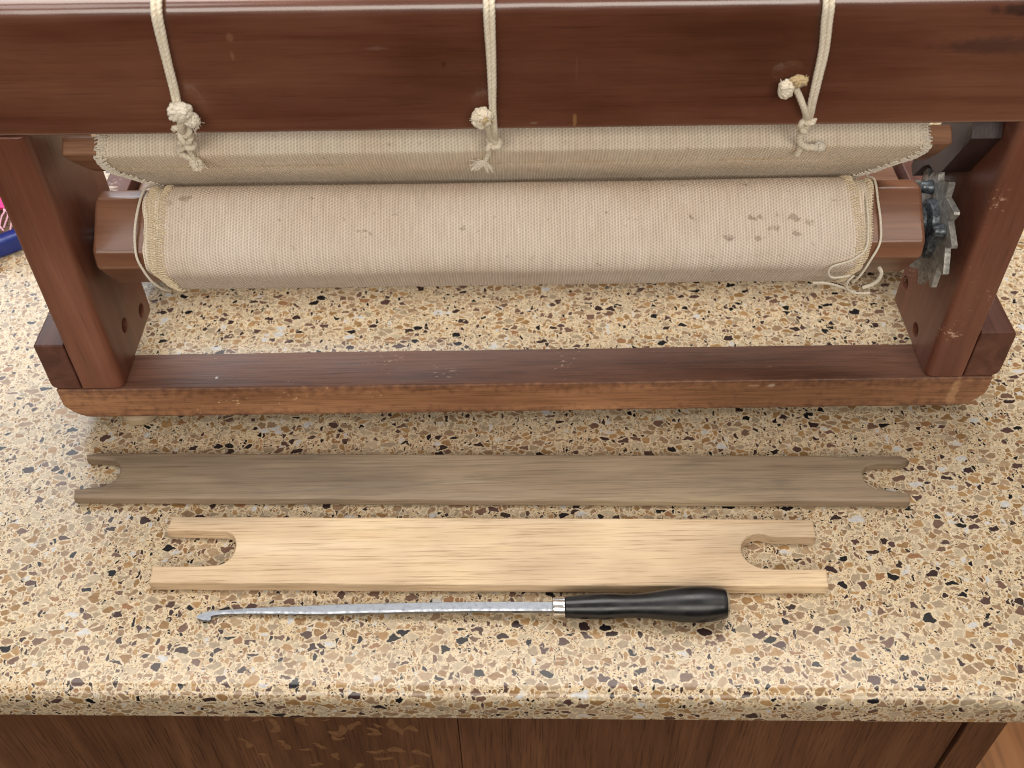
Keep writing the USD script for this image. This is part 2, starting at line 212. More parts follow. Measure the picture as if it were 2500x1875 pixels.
M['canvas_light'] = canvas('apron_canvas', [(0.78, 0.66, 0.51), (0.83, 0.73, 0.59), (0.87, 0.78, 0.655)], stain=0.35)

def yarn(name, c0, c1, sc=1500.0):
    return usdkit.material(stage, L+name, {'g': ('geometry', {}), 'n': ('noise_texture', {'scale': sc, 'detail': 3.0}), 'r': ('rgb_ramp', {'ramp': [(0.32, c0), (0.68, c1)]}), 'b': ('bump', {'strength': 0.6, 'distance': 0.0003}),
        'p': ('principled_bsdf', {'roughness': 0.9, 'specular_ior_level': 0.15, 'sheen_weight': 0.15})}, [('g.position', 'n.vector'), ('n.fac', 'r.fac'), ('r.color', 'p.base_color'), ('n.fac', 'b.height'), ('b.normal', 'p.normal')], surface='p.BSDF')
M['cord'] = yarn('cotton_cord', (0.62, 0.53, 0.40), (0.83, 0.75, 0.61))
M['stitch'] = yarn('serged_thread', (0.60, 0.48, 0.31), (0.80, 0.69, 0.50))
M['white_yarn'] = yarn('white_yarn', (0.62, 0.55, 0.44), (0.80, 0.74, 0.63))
M['yellow_yarn'] = yarn('yellowed_yarn', (0.36, 0.25, 0.12), (0.62, 0.48, 0.28))
M['pink'] = yarn('pink_cloth', (0.72, 0.02, 0.16), (0.85, 0.04, 0.25), 600.0)
M['pale_pink'] = yarn('pale_pink_thread', (0.75, 0.35, 0.50), (0.85, 0.55, 0.65))
M['black'] = usdkit.material(stage, L+'black_cloth', {'p': ('principled_bsdf', {'base_color': (0.012, 0.008, 0.014), 'roughness': 0.8})}, surface='p.BSDF')
M['blue'] = usdkit.material(stage, L+'blue_plastic', {'p': ('principled_bsdf', {'base_color': (0.012, 0.03, 0.20), 'roughness': 0.35})}, surface='p.BSDF')

def metal(name, c0, c1, rough, sc, metallic=1.0, bump=0.3):
    return usdkit.material(stage, L+name, {'g': ('geometry', {}), 'n': ('noise_texture', {'scale': sc, 'detail': 5.0, 'roughness': 0.65}), 'r': ('rgb_ramp', {'ramp': [(0.35, c0), (0.65, c1)]}), 'rr': ('map_range', {'from_min': 0.3, 'from_max': 0.7, 'to_min': rough*1.35, 'to_max': rough*0.75}),
        'b': ('bump', {'strength': bump, 'distance': 0.0002}), 'p': ('principled_bsdf', {'metallic': metallic})}, [('g.position', 'n.vector'), ('n.fac', 'r.fac'), ('r.color', 'p.base_color'), ('n.fac', 'rr.value'), ('rr.result', 'p.roughness'), ('n.fac', 'b.height'), ('b.normal', 'p.normal')], surface='p.BSDF')
M['steel'] = metal('hook_steel', (0.21, 0.225, 0.255), (0.30, 0.325, 0.365), 0.36, 450.0, bump=0.03)
M['ferrule'] = metal('ferrule_metal', (0.72, 0.70, 0.68), (0.85, 0.83, 0.80), 0.22, 200.0, bump=0.05)
M['cast'] = metal('cast_iron', (0.20, 0.19, 0.175), (0.42, 0.40, 0.365), 0.5, 350.0, metallic=0.45, bump=0.15)
M['cast_dark'] = metal('dark_cast_hub', (0.03, 0.035, 0.042), (0.17, 0.19, 0.21), 0.42, 500.0, metallic=0.7, bump=0.25)
def black_paint():
    n = {'g': ('geometry', {}), 'n': ('noise_texture', {'scale': 260.0, 'detail': 5.0, 'roughness': 0.65}), 'f': ('map_range', {'from_min': 0.66, 'from_max': 0.72, 'to_min': 0.0, 'to_max': 0.5, 'clamp': True}),
         'x': ('mix_color', {'a': (0.006, 0.0062, 0.007), 'b': (0.10, 0.095, 0.09)}), 'n2': ('noise_texture', {'scale': 70.0, 'detail': 4.0}), 'rr': ('map_range', {'from_min': 0.35, 'from_max': 0.65, 'to_min': 0.24, 'to_max': 0.42}),
         'b': ('bump', {'strength': 0.25, 'distance': 0.0004}), 'p': ('principled_bsdf', {})}
    return usdkit.material(stage, L+'black_lacquer', n, [('g.position', 'n.vector'), ('g.position', 'n2.vector'), ('n.fac', 'f.value'), ('f.result', 'x.fac'), ('x.result', 'p.base_color'), ('n2.fac', 'rr.value'), ('rr.result', 'p.roughness'), ('n2.fac', 'b.height'), ('b.normal', 'p.normal')], surface='p.BSDF')
M['lacquer'] = black_paint()
M['worn_end'] = yarn('worn_handle_end', (0.10, 0.075, 0.05), (0.34, 0.26, 0.17), 300.0)

# ------------------------------------------------------------------ mesh helpers
def loft(rings, closed_ends=True):
    """rings: (k, n, 3) array of closed rings -> mesh with fan caps"""
    R = np.asarray(rings, float); k, n, _ = R.shape
    v = R.reshape(-1, 3); f = []
    i = np.arange(n); j = (i + 1) % n
    for a in range(k - 1):
        p, q = a*n, (a+1)*n
        f.append(np.stack([p+i, p+j, q+j], 1)); f.append(np.stack([p+i, q+j, q+i], 1))
    if closed_ends:
        c0, c1 = len(v), len(v) + 1
        v = np.vstack([v, R[0].mean(0), R[-1].mean(0)])
        f.append(np.stack([np.full(n, c0), j, i], 1)); f.append(np.stack([np.full(n, c1), (k-1)*n+i, (k-1)*n+j], 1))
    t = trimesh.Trimesh(v, np.vstack(f), process=False)
    if t.volume < 0: t.invert()
    return t
def round_poly(pts, rad, seg=5):
    """2-D polygon (ccw or cw) with rounded corners, rad scalar or per corner"""
    P = np.asarray(pts, float); n = len(P); out = []
    rads = np.broadcast_to(rad, n)
    for i in range(n):
        a, b, c = P[i-1], P[i], P[(i+1) % n]
        u, w = (a-b)/np.linalg.norm(a-b), (c-b)/np.linalg.norm(c-b)
        r = min(rads[i], 0.45*np.linalg.norm(a-b), 0.45*np.linalg.norm(c-b))
        for t in np.linspace(0, 1, seg):
            out.append((1-t)**2*(b+u*r) + 2*t*(1-t)*b + t*t*(b+w*r))
    return np.array(out)
def resample(P, step):
    out = []
    for a, b in zip(P, np.roll(P, -1, 0)):
        k = max(1, int(math.ceil(np.linalg.norm(b-a)/step)))
        out += [a + (b-a)*t for t in np.arange(k)/k]
    return np.array(out)
def prism(profile, a0, a1, axis=0, bevel=0.0012, nseg=40, rough=0.0, seed=0, step=None, warp=None):
    """profile: 2-D ring in the plane of the two other axes (in order), swept along axis with eased ends"""
    P = np.asarray(profile, float)
    if step: P = resample(P, step)
    c = P.mean(0)
    xs, sh = [], []
    for t in np.linspace(0, 1, 4): xs.append(a0 + bevel*(1-math.cos(t*math.pi/2))); sh.append(bevel*(1-math.sin(t*math.pi/2)))
    for x in np.linspace(a0+bevel, a1-bevel, nseg+1)[1:-1]: xs.append(x); sh.append(0)
    for t in np.linspace(1, 0, 4): xs.append(a1 - bevel*(1-math.cos(t*math.pi/2))); sh.append(bevel*(1-math.sin(t*math.pi/2)))
    half = (P.max(0)-P.min(0))/2
    rings = []
    for x, s in zip(xs, sh):
        Q = c + (P-c)*(1 - s/np.maximum(half, 1e-6))
        ring = np.zeros((len(Q), 3)); others = [k for k in range(3) if k != axis]
        ring[:, axis] = x; ring[:, others[0]] = Q[:, 0]; ring[:, others[1]] = Q[:, 1]
        rings.append(ring)
    R = np.array(rings)
    if warp: R = warp(R)
    if rough:
        cc = R.mean(1, keepdims=True); d = R - cc; d[..., axis] = 0; d /= np.maximum(np.linalg.norm(d, axis=-1, keepdims=True), 1e-9)
        R = R + d*((fbm(R*70.0, 3, seed)-0.5)*2*rough)[..., None]
    return loft(R)
def box_profile(a0, a1, b0, b1, r): return round_poly([(a0, b0), (a1, b0), (a1, b1), (a0, b1)], r)
def smooth_path(pts, n):
    P = np.asarray(pts, float); k = len(P); Q = np.vstack([2*P[0]-P[1], P, 2*P[-1]-P[-2]])
    out = []
    for s in np.linspace(0, k-1, n):
        i = min(int(s), k-2); t = s-i; a, b, c, d = Q[i:i+4]
        out.append(0.5*((2*b) + (c-a)*t + (2*a-5*b+4*c-d)*t*t + (3*b-a-3*c+d)*t**3))
    return np.array(out)
def tube(path, r, n=8, plies=0, pitch=0.006, ply=0.16, taper=None, phase=0.0):
    """tube along path; plies>0 gives the ridges of a twisted cord"""
    P = np.asarray(path, float); T = np.gradient(P, axis=0); T /= np.maximum(np.linalg.norm(T, axis=1, keepdims=True), 1e-12)
    N = np.zeros_like(P); ref = np.array([0.3, 0.9, 0.2]); v = ref - T[0]*(ref@T[0]); N[0] = v/np.linalg.norm(v)
    for i in range(1, len(P)):
        v = N[i-1] - T[i]*(N[i-1]@T[i]); N[i] = v/max(np.linalg.norm(v), 1e-9)
    B = np.cross(T, N); s = np.concatenate([[0], np.cumsum(np.linalg.norm(np.diff(P, axis=0), axis=1))])
    th = np.linspace(0, 2*math.pi, n, endpoint=False)
    rr = np.full((len(P), n), r)
    if plies: rr = r*(1 - ply + ply*1.6*np.abs(np.cos(plies*(th[None]-2*math.pi*s[:, None]/pitch/1.0 + phase)/2)))
    if taper is not None: rr = rr*np.asarray(taper)[:, None]
    R = P[:, None] + rr[..., None]*(np.cos(th)[None, :, None]*N[:, None] + np.sin(th)[None, :, None]*B[:, None])
    return loft(R)
cat = trimesh.util.concatenate

# ------------------------------------------------------------------ counter, cabinet, floor (turned a little against the loom)
CA = -0.0234
ROT = np.array([[math.cos(CA), -math.sin(CA), 0], [math.sin(CA), math.cos(CA), 0], [0, 0, 1]])
def turned(t):
    t = t.copy(); t.vertices = t.vertices @ ROT.T; return t
FRONT = -0.1668
prof = round_poly([(FRONT, -0.0205), (0.95, -0.0205), (0.95, 0.0), (FRONT, 0.0)], [0.002, 0.002, 0.004, 0.0095], seg=9)
obj('countertop', turned(prism(prof, -0.95, 0.62, 0, bevel=0.004, nseg=8)), M['quartz'], label='speckled beige quartz countertop with a rounded front edge', cat='countertop', kind='structure')

cb = thing('cabinet', 'dark stained oak cabinet front under the countertop edge', 'cabinet')
YC = -0.1445
def panel(x0, x1, y0, mat, name='panel', seed=0):
    obj(name, turned(prism(box_profile(y0, y0+0.018, -0.86, -0.0215, 0.0008), x0, x1, 0, bevel=0.0008, nseg=4)), mat, cb)
panel(-0.75, -0.0336, YC, M['oak_dark']); panel(-0.0334, 0.2215, YC+0.0004, M['oak_plain'])
panel(0.2225, 0.2420, YC-0.0015, M['oak_plain'], 'corner_stile')
obj('side_panel', turned(prism(box_profile(YC+0.017, 0.45, -0.86, -0.0215, 0.001), 0.2235, 0.2405, 0, nseg=2)), M['oak_plain'], cb)
obj('toe_base', turned(prism(box_profile(YC+0.06, 0.45, -0.90, -0.8605, 0.001), -0.75, 0.235, 0, nseg=2)), M['oak_plain'], cb)
# medullary ray flecks of the quarter-sawn board, thin flakes in its face
fl = []
FK = [(-0.150, -0.062, 90, 16, 1.6), (-0.1285, -0.073, 75, 20, 2.0), (-0.137, -0.066, 100, 7, 2.2), (-0.112, -0.068, 95, 14, 1.8), (-0.100, -0.0665, 110, 2, 2.0), (-0.096, -0.078, 25, 15, 3.2), (-0.087, -0.072, 0, 10, 2.6), (-0.0785, -0.079, 80, 11, 2.6), (-0.097, -0.086, -20, 9, 1.8),
      (-0.066, -0.0745, -6, 12, 4.2), (-0.058, -0.0765, 0, 10, 2.2), (-0.074, -0.0735, 40, 4, 2.0), (-0.069, -0.1015, 4, 16, 2.2), (-0.055, -0.104, -5, 14, 2.0), (-0.0775, -0.102, 70, 9, 2.6), (-0.075, -0.110, 45, 12, 2.0), (-0.1265, -0.095, 80, 14, 1.8), (-0.147, -0.093, 105, 16, 1.6),
      (-0.116, -0.100, 60, 6, 1.8), (-0.108, -0.096, 80, 9, 2.0), (-0.100, -0.108, 85, 12, 1.4), (-0.138, -0.108, 70, 8, 2.0), (-0.113, -0.118, 60, 8, 1.8), (-0.09, -0.121, 30, 12, 2.2), (-0.062, -0.122, 10, 15, 2.0)]
for cx, cz, ang, ln, wd in FK:
    ln *= 0.0008; wd *= 0.0021; n_ = 22; t = np.linspace(-1, 1, n_); ph = rng.uniform(0, 6)
    mid = wd*0.5*np.sin(t*2.0+ph); w = wd*(1-t**4)**0.5*(0.55+0.9*noise(np.stack([t*3.1+ph, t*0+ph, t*0], 1), 3)) + 2e-5
    ca, sa = math.cos(math.radians(ang)), math.sin(math.radians(ang)); c2 = np.array([[ca, -sa], [sa, ca]])
    top, bot = np.stack([t*ln/2, mid+w/2], 1) @ c2.T, np.stack([t*ln/2, mid-w/2], 1) @ c2.T
    ring = np.vstack([top, bot[::-1]])
    r3 = np.stack([ring[:, 0]+cx, np.full(len(ring), YC-0.00012), ring[:, 1]+cz], 1); f = []
    for q in range(n_-1): f += [[q, q+1, 2*n_-2-q], [q, 2*n_-2-q, 2*n_-1-q]]
    fl.append(trimesh.Trimesh(r3, np.array(f), process=False))
obj('ray_fleck', turned(cat(fl)), M['fleck'], cb, smooth=False, kind='stuff')

flo = tag(UsdGeom.Xform.Define(stage, path_for('floor')), 'orange oak plank floor below the counter', 'floor', kind='structure')
for i in range(9):
    x0 = 0.05 + i*0.105
    obj('plank', prism(box_profile(x0, x0+0.103, -0.92, -0.90+0.0004*(i % 3), 0.0012), -0.8, 1.2, 1, nseg=4), M['floor'], flo)
obj('subfloor', trimesh.creation.box(bounds=[[-1.4, -0.8, -0.96], [1.1, 1.2, -0.921]]), M['oak_plain'], flo, smooth=False)

# ------------------------------------------------------------------ the loom
loom = thing('table_loom', 'reddish brown wooden table loom with canvas covered cloth roller', 'loom')
obj('top_beam', prism(round_poly([(0, 0.187), (0.034, 0.187), (0.034, 0.2465), (0, 0.2465)], [0.0022, 0.003, 0.006, 0.0085], seg=7), -0.30, 0.30, 0, bevel=0.002, nseg=120, rough=0.00022, seed=3, step=0.005), M['beam'], loom)

Z1 = 0.0305
def bow(R):
    for end, sgn in ((-0.2518, 1), (0.2520, -1)):
        d = (R[..., 0]-end)*sgn; rr = 0.014
        k = np.clip(1-d/rr, 0, 1); lift = 0.0105*k**2.2
        R[..., 2] = np.where(d < rr, Z1 - (Z1-R[..., 2])*(1-lift/0.0225), R[..., 2])
    return R
obj('base_bar', prism(round_poly([(0, 0.008), (0.027, 0.008), (0.027, Z1), (0, Z1)], [0.0022, 0.002, 0.0008, 0.0014], seg=5), -0.2518, 0.2520, 0, bevel=0.0012, nseg=160, rough=0.00028, seed=5, step=0.004, warp=bow), M['bar'], loom)

def post(sgn, mat):
    xo, xi = (-0.2376, -0.215) if sgn < 0 else (0.2353, 0.215)
    p = round_poly([(xo, 0.0004), (xi, 0.0004), (xi, 0.0645), (xo, 0.0645)], [0.0015, 0.0055, 0.002, 0.002], seg=7)
    hs = [(0.026, 0.0534), (0.0512, 0.0415)] if sgn < 0 else [(0.0276, 0.0403), (0.0567, 0.0491)]
    t = prism(p, Z1+0.0003, 0.1866, 2, bevel=0.0009, nseg=50, rough=0.0002, seed=7+sgn, step=0.004)
    def cut(R): return R
    import manifold3d as mf
    man = mf.Manifold(mf.Mesh(t.vertices.astype(np.float32), t.faces.astype(np.uint32)))
    for (hy, hz) in hs:
        cyl = mf.Manifold.cylinder(0.016, 0.0042, 0.0042, 32).rotate((0, 90, 0)).translate((xi - (0.008 if sgn < 0 else 0.008), hy, hz))
        man = man - cyl
    o = man.to_mesh(); mesh = trimesh.Trimesh(o.vert_properties[:, :3], o.tri_verts, process=False)
    if len(mesh.faces) < 100: mesh = t
    return obj('side_post', mesh, mat, loom, smooth=35)
post(-1, M['post']); post(1, M['post_worn'])
obj('side_arm', prism(box_profile(-0.285, -0.2379, 0.1552, 0.1864, 0.0012), 0.0015, 0.050, 1, bevel=0.001, nseg=6), M['post'], loom)
for s in (-1, 1):
    a, b = (-0.2536, -0.2381) if s < 0 else (0.2358, 0.2546)
    rad = [0.004, 0.0008, 0.0008, 0.0012] if s < 0 else [0.0008, 0.005, 0.0035, 0.001]
    obj('foot_rail', prism(round_poly([(a, Z1+0.0003), (b, Z1+0.0003), (b, 0.0628), (a, 0.0628)], rad), 0.0006, 0.19, 1, bevel=0.001, nseg=30, rough=0.00025, seed=11+s, step=0.004), M['rail'], loom)
obj('rear_crossbar', prism(round_poly([(0.122, 0.020), (0.168, 0.020), (0.168, 0.0555), (0.122, 0.0555)], [0.002, 0.002, 0.003, 0.002]), -0.2365, 0.2345, 0, bevel=0.0015, nseg=30), M['cross'], loom)
for x, y in ((-0.216, 0.0115), (0.203, 0.0165), (-0.216, 0.14), (0.214, 0.14)):
    zt = 0.0085 if y < 0.1 else 0.0205
    ring = [[(x+r*math.cos(t), y+r*math.sin(t), z) for t in np.linspace(0, 2*math.pi, 28, endpoint=False)] for r, z in ((0.009, 0.0), (0.0112, 0.0015), (0.0112, 0.005), (0.009, zt))]
    obj('rubber_foot', loft(ring), M['foot'], loom)

# cloth roller: chamfered square turned about its axis
RC = np.array([0.0317, 0.108]); TH = math.radians(55)
en, et = np.array([-math.cos(TH), math.sin(TH)]), np.array([math.sin(TH), math.cos(TH)])     # face normal, along face
def octagon(a, b): return [RC + u*et + w*en for u, w in ((b, a), (-b, a), (-a, b), (-a, -b), (-b, -a), (b, -a), (a, -b), (a, b))]
obj('cloth_roller', prism(round_poly(octagon(0.0201, 0.0138), 0.0016, seg=5), -0.2095, 0.195, 0, bevel=0.0022, nseg=40, rough=0.0001, seed=2), M['roller'], loom)
for x0, x1 in ((-0.2149, -0.2097), (0.1955, 0.2149)):
    a = np.linspace(0, 2*math.pi, 24, endpoint=False)
    obj('axle', prism(np.stack([RC[0]+0.006*np.cos(a), RC[1]+0.006*np.sin(a)], 1), x0, x1, 0, bevel=0.0003, nseg=2), M['cast_dark'], loom)

# canvas wound on the roller: layers whose edges are staggered
def wrap_ring(off, seg=7, n=150):
    P = round_poly(octagon(0.0201+off, 0.0138+off*0.5), 0.006, seg=seg) - np.array([0.605, 0.796])*off*0.4
    d = np.linalg.norm(np.roll(P, -1, 0)-P, axis=1); s = np.concatenate([[0], np.cumsum(d)]); C = np.vstack([P, P[:1]])
    q = np.linspace(0, s[-1], n, endpoint=False)
    return np.stack([np.interp(q, s, C[:, 0]), np.interp(q, s, C[:, 1])], 1), q, s[-1]
def edge_wave(q, amp, sd): return amp*2*(noise(np.stack([q*120, q*0+sd, q*0], -1), sd)-0.5) + amp*0.5*(noise(np.stack([q*700, q*0+sd, q*0], -1), sd+1)-0.5)
def wound(off, thick, xl, xr, nx, mat, name, sd, slant=(0.0, 0.0)):
    P, q, Ltot = wrap_ring(off); Pi, _, _ = wrap_ring(off-thick)
    el, er = xl + edge_wave(q, 0.0006, sd), xr + edge_wave(q, 0.0006, sd+5)
    # a slow drift of the edge around the roll
    dr = (P - RC) @ et / 0.02
    el = el + slant[0]*dr; er = er + slant[1]*dr
    k = len(P); cols = np.linspace(0, 1, nx)
    rings, uvs = [], []
    lump = lambda X, Q: 0.0
    for c in cols:
        x = el + (er-el)*c
        pts = np.stack([x, P[:, 0], P[:, 1]], 1)
        nrm = P-RC; nrm /= np.linalg.norm(nrm, axis=1, keepdims=True)
        d = (fbm(np.stack([x*22, P[:, 0]*60, P[:, 1]*60], 1), 2, sd)-0.5)*0.0009
        pts[:, 1:] += nrm*d[:, None]
        rings.append(pts); uvs.append(np.stack([x, q], 1))
    inner = []
    for x in (er, el):
        inner.append(np.stack([x, Pi[:, 0], Pi[:, 1]], 1)); uvs.append(np.stack([x, q], 1))
    R = np.array(rings + inner)
    R = np.concatenate([R, R[:, :1]], 1)                 # a seam column so that uv does not wrap
    U = np.array(uvs); last = U[:, :1].copy(); last[..., 1] += Ltot; U = np.concatenate([U, last], 1)
    kk, nn, _ = R.shape; v = R.reshape(-1, 3); f = []
    i = np.arange(nn-1)
    for a in range(kk):
        b = (a+1) % kk; p, w = a*nn, b*nn
        f.append(np.stack([p+i, w+i, w+i+1], 1)); f.append(np.stack([p+i, w+i+1, p+i+1], 1))
    t = trimesh.Trimesh(v, np.vstack(f), process=False)
    c = t.triangles_center; nn_ = t.face_normals
    o = c[:, 1:]-RC
    if np.median((nn_[:, 1:]*o).sum(1)) < 0: t.invert()
    prim = obj(name, t, mat, loom, smooth=True, uv=U.reshape(-1, 2))
    return prim, (P, q, el, er)
apr, (OP, OQ, OEL, OER) = wound(0.0030, 0.0011, -0.1765, 0.1625, 90, M['canvas'], 'wound_canvas', 21, (0.0009, -0.0017))
inn, (IP, IQ, IEL, IER) = wound(0.0018, 0.0014, -0.1822, 0.1662, 8, M['canvas_light'], 'inner_canvas_layer', 31, (-0.0008, 0.0022))
in2, (JP, JQ, JEL, JER) = wound(0.0008, 0.0007, -0.1850, 0.1690, 6, M['canvas_light'], 'inner_canvas_layer', 41, (-0.0005, 0.0022))

def stitches(P, q, edge, inward, length, step, sd, lift=0.0005, r=0.00034):
    """overlock stitches lying across an edge that runs round the roll"""
    out = []; Ltot = q[-1]+(q[1]-q[0]); g = np.random.default_rng(sd)
    s = 0.0
    Pq = np.vstack([P, P[:1]]); qq = np.append(q, Ltot); eq = np.append(edge, edge[0])
    def at(sv, x, h):
        sv = sv % Ltot; y, z = np.interp(sv, qq, Pq[:, 0]), np.interp(sv, qq, Pq[:, 1]); nv = np.array([y, z])-RC; nv /= np.linalg.norm(nv)
        return np.array([x, y+nv[0]*h, z+nv[1]*h])
    while s < Ltot:
        e = np.interp(s % Ltot, qq, eq); sk = g.uniform(0.2, 0.9)*step; ln = length*g.uniform(0.8, 1.12)
        pts = [at(s, e-inward*0.0004, -0.0005), at(s+0.1*step, e+inward*-0.0003, lift*0.9), at(s+0.3*sk, e+inward*ln*0.35, lift*1.4), at(s+0.8*sk, e+inward*ln*0.75, lift*1.2), at(s+sk, e+inward*ln, 0.0000)]
        out.append(tube(smooth_path(pts, 9), r*g.uniform(0.85, 1.2), 5)); s += step*g.uniform(0.8, 1.2)
    return out
ST = stitches(OP, OQ, OEL, 1, 0.0030, 0.00125, 1) + stitches(OP, OQ, OER, -1, 0.0034, 0.00135, 2)
ST2 = stitches(IP, IQ, IEL, 1, 0.0036, 0.00125, 3) + stitches(JP, JQ, JER, -1, 0.0026, 0.00135, 4)
obj('edge_stitching', cat(ST), M['stitch'], apr, smooth=40, kind='stuff')
obj('edge_stitching', cat(ST2), M['stitch'], inn, smooth=40, kind='stuff')
# bare threads running along the edges, and the tangle at the lower right
def on_roll(ang_s, x, h):          # arc position as a fraction measured from the view-facing face
    s = ang_s; y, z = RC + s[0]*et + s[1]*en; return (x, y, z)
thr = []
def roll_thread(pts, r):           # pts: (x, angle in degrees from the face normal towards the front underside, distance from axis)
    out = []
    for x, a, d in pts:
        a = math.radians(a); v = en*math.cos(a) - et*math.sin(a); out.append((x, RC[0]+v[0]*d, RC[1]+v[1]*d))
    return tube(smooth_path(out, 16*len(out)), r, 7, plies=2, pitch=0.003, ply=0.1)
obj('loose_thread', roll_thread([(-0.1835, -62, 0.0262), (-0.1857, -45, 0.0262), (-0.1868, -25, 0.0242), (-0.1878, 0, 0.0230), (-0.1882, 20, 0.0234), (-0.1876, 38, 0.0258), (-0.1862, 52, 0.0262), (-0.1838, 72, 0.0266), (-0.181, 92, 0.027), (-0.1795, 105, 0.0272)], 0.00062), M['white_yarn'], loom)
obj('loose_thread', roll_thread([(0.1705, -58, 0.0260), (0.1722, -42, 0.0262), (0.1724, -15, 0.0222), (0.1728, 12, 0.0222), (0.1722, 35, 0.0250), (0.1690, 55, 0.0262), (0.1665, 75, 0.0275), (0.1650, 92, 0.0285)], 0.00058), M['white_yarn'], loom)
obj('loose_thread', roll_thread([(0.1668, -40, 0.0250), (0.1662, -10, 0.0240), (0.1660, 20, 0.0250), (0.1648, 40, 0.0275), (0.1585, 50, 0.0292), (0.1500, 56, 0.0298), (0.1487, 64, 0.0300), (0.1515, 71, 0.0302), (0.157, 70, 0.0302), (0.160, 69, 0.0298)], 0.00052), M['white_yarn'], loom)
obj('loose_thread', roll_thread([(0.1435, 82, 0.0300), (0.1475, 80, 0.0304), (0.1520, 82, 0.0306), (0.1560, 87, 0.0306), (0.160, 92, 0.0310), (0.1635, 97, 0.0318), (0.1660, 93, 0.0330)], 0.00060), M['white_yarn'], loom)
obj('loose_thread', roll_thread([(0.1620, 70, 0.0296), (0.1600, 78, 0.0306), (0.1612, 88, 0.0318), (0.1650, 95, 0.0330), (0.1690, 95, 0.0336), (0.1735, 93, 0.0338)], 0.00058), M['white_yarn'], loom)
obj('loose_thread', roll_thread([(0.1745, 66, 0.0265), (0.1762, 72, 0.0275), (0.1760, 82, 0.0288), (0.1738, 89, 0.0300), (0.170, 93, 0.031)], 0.00095), M['white_yarn'], loom)

# apron rod and the apron folded round it
A0 = np.array([0.0160, 0.1672]); d1 = np.array([0.61, -0.792]); d2 = np.array([0.792, 0.61])
def lath(off): return [A0 - off*(d1+d2), A0 + d1*(0.0246+off) - d2*off, A0 + d1*(0.0246+off) + d2*(0.0092+off), A0 + d2*(0.0092+off) - d1*off]
def rod_end(R):
    R = R.copy(); u = (R[..., 1:]-A0) @ d1
    # the end is whittled to a round
    for end, sg in ((-0.2105, 1), (0.1955, -1)):
        d = (R[..., 0]-end)*sg; m_ = d < 0.004
        R[..., 0] = np.where(m_, R[..., 0] + sg*(0.0065 if sg > 0 else 0.003)*np.clip(u/0.0246, 0, 1)**2, R[..., 0])
    return R
obj('apron_rod', prism(round_poly(lath(0), 0.002, seg=5), -0.2105, 0.1955, 0, bevel=0.0014, nseg=40, rough=0.0002, seed=17, step=0.004, warp=rod_end), M['rod'], loom)
off = 0.0016
TB = RC + np.array([0.0245, 0.002])
pathA = [A0 + d2*0.0092 + d1*0.016, A0 + d2*(0.0092+off) + d1*0.004, A0 + d2*(0.0092+off*0.7) - d1*off, A0 + d2*0.004 - d1*off, A0 - (d1*0.7+d2*0.7)*off, A0 + d1*0.004 - d2*off, A0 + d1*0.0130 - d2*off*1.05, A0 + d1*0.0148 - d2*off*0.75,
         A0 + d1*0.0168 - d2*off*0.95, A0 + d1*0.0225 - d2*off*0.6, A0 + d1*0.031 + d2*0.0003, A0 + d1*0.044 + d2*0.0016, RC + d2*0.0262, RC + np.array([0.0264, 0.002]), RC + np.array([0.0235, -0.010])]
# straight runs with rounded corners
PA = []
for a, b in zip(pathA[:-1], pathA[1:]):
    kseg = max(2, int(np.linalg.norm(b-a)/0.0009)); PA += [a+(b-a)*t for t in np.arange(kseg)/kseg]
PA = np.array(PA + [pathA[-1]])
for _ in range(4): PA[1:-1] = 0.25*PA[:-2] + 0.5*PA[1:-1] + 0.25*PA[2:]
sA = np.concatenate([[0], np.cumsum(np.linalg.norm(np.diff(PA, axis=0), axis=1))])
zA = PA[:, 1]
XL = np.interp(zA[::-1], [0.100, 0.127, 0.138, 0.1495, 0.163, 0.176][::1], [-0.184, -0.1855, -0.1900, -0.1955, -0.1945, -0.1928]); XL = XL[::-1]
XR = np.interp(zA[::-1], [0.100, 0.1265, 0.134, 0.1495, 0.155, 0.166, 0.176], [0.168, 0.1690, 0.1745, 0.1792, 0.1835, 0.1848, 0.1836]); XR = XR[::-1]
XL = XL + edge_wave(sA, 0.0006, 51); XR = XR + edge_wave(sA, 0.0009, 55)
tn = np.gradient(PA, axis=0); tn /= np.linalg.norm(tn, axis=1, keepdims=True); nA = np.stack([-tn[:, 1], tn[:, 0]], 1)
if (nA[len(nA)//2] @ -d2) < 0: nA = -nA
nx = 110; V, U = [], []
for side in (0, 1):
    for c in np.linspace(0, 1, nx):
        x = XL + (XR-XL)*c
        d = (fbm(np.stack([x*30, PA[:, 0]*40, PA[:, 1]*40], 1), 3, 61)-0.5)*0.0012 - side*0.0010
        V.append(np.column_stack([x, PA + nA*d[:, None]])); U.append(np.stack([x, sA], 1))
V, U = np.array(V), np.array(U); nP = len(PA); F = []
def quad(a, b, c, d): F.append([a, b, c]); F.append([a, c, d])
idx = lambda s, i, j: (s*nx+i)*nP + j
for i in range(nx-1):
    for j in range(nP-1):
        quad(idx(0, i, j), idx(0, i, j+1), idx(0, i+1, j+1), idx(0, i+1, j)); quad(idx(1, i, j), idx(1, i+1, j), idx(1, i+1, j+1), idx(1, i, j+1))
for j in range(nP-1):
    quad(idx(0, 0, j), idx(1, 0, j), idx(1, 0, j+1), idx(0, 0, j+1)); quad(idx(0, nx-1, j), idx(0, nx-1, j+1), idx(1, nx-1, j+1), idx(1, nx-1, j))
ap = trimesh.Trimesh(V.reshape(-1, 3), np.array(F), process=False)
fn = ap.face_normals[:2*(nP-1)]
if np.median(np.einsum('ij,ij->i', fn[:, 1:], np.repeat(nA[:-1], 2, 0))) < 0: ap.invert()
apron = obj('apron', ap, M['canvas_light'], loom, smooth=True, uv=U.reshape(-1, 2))
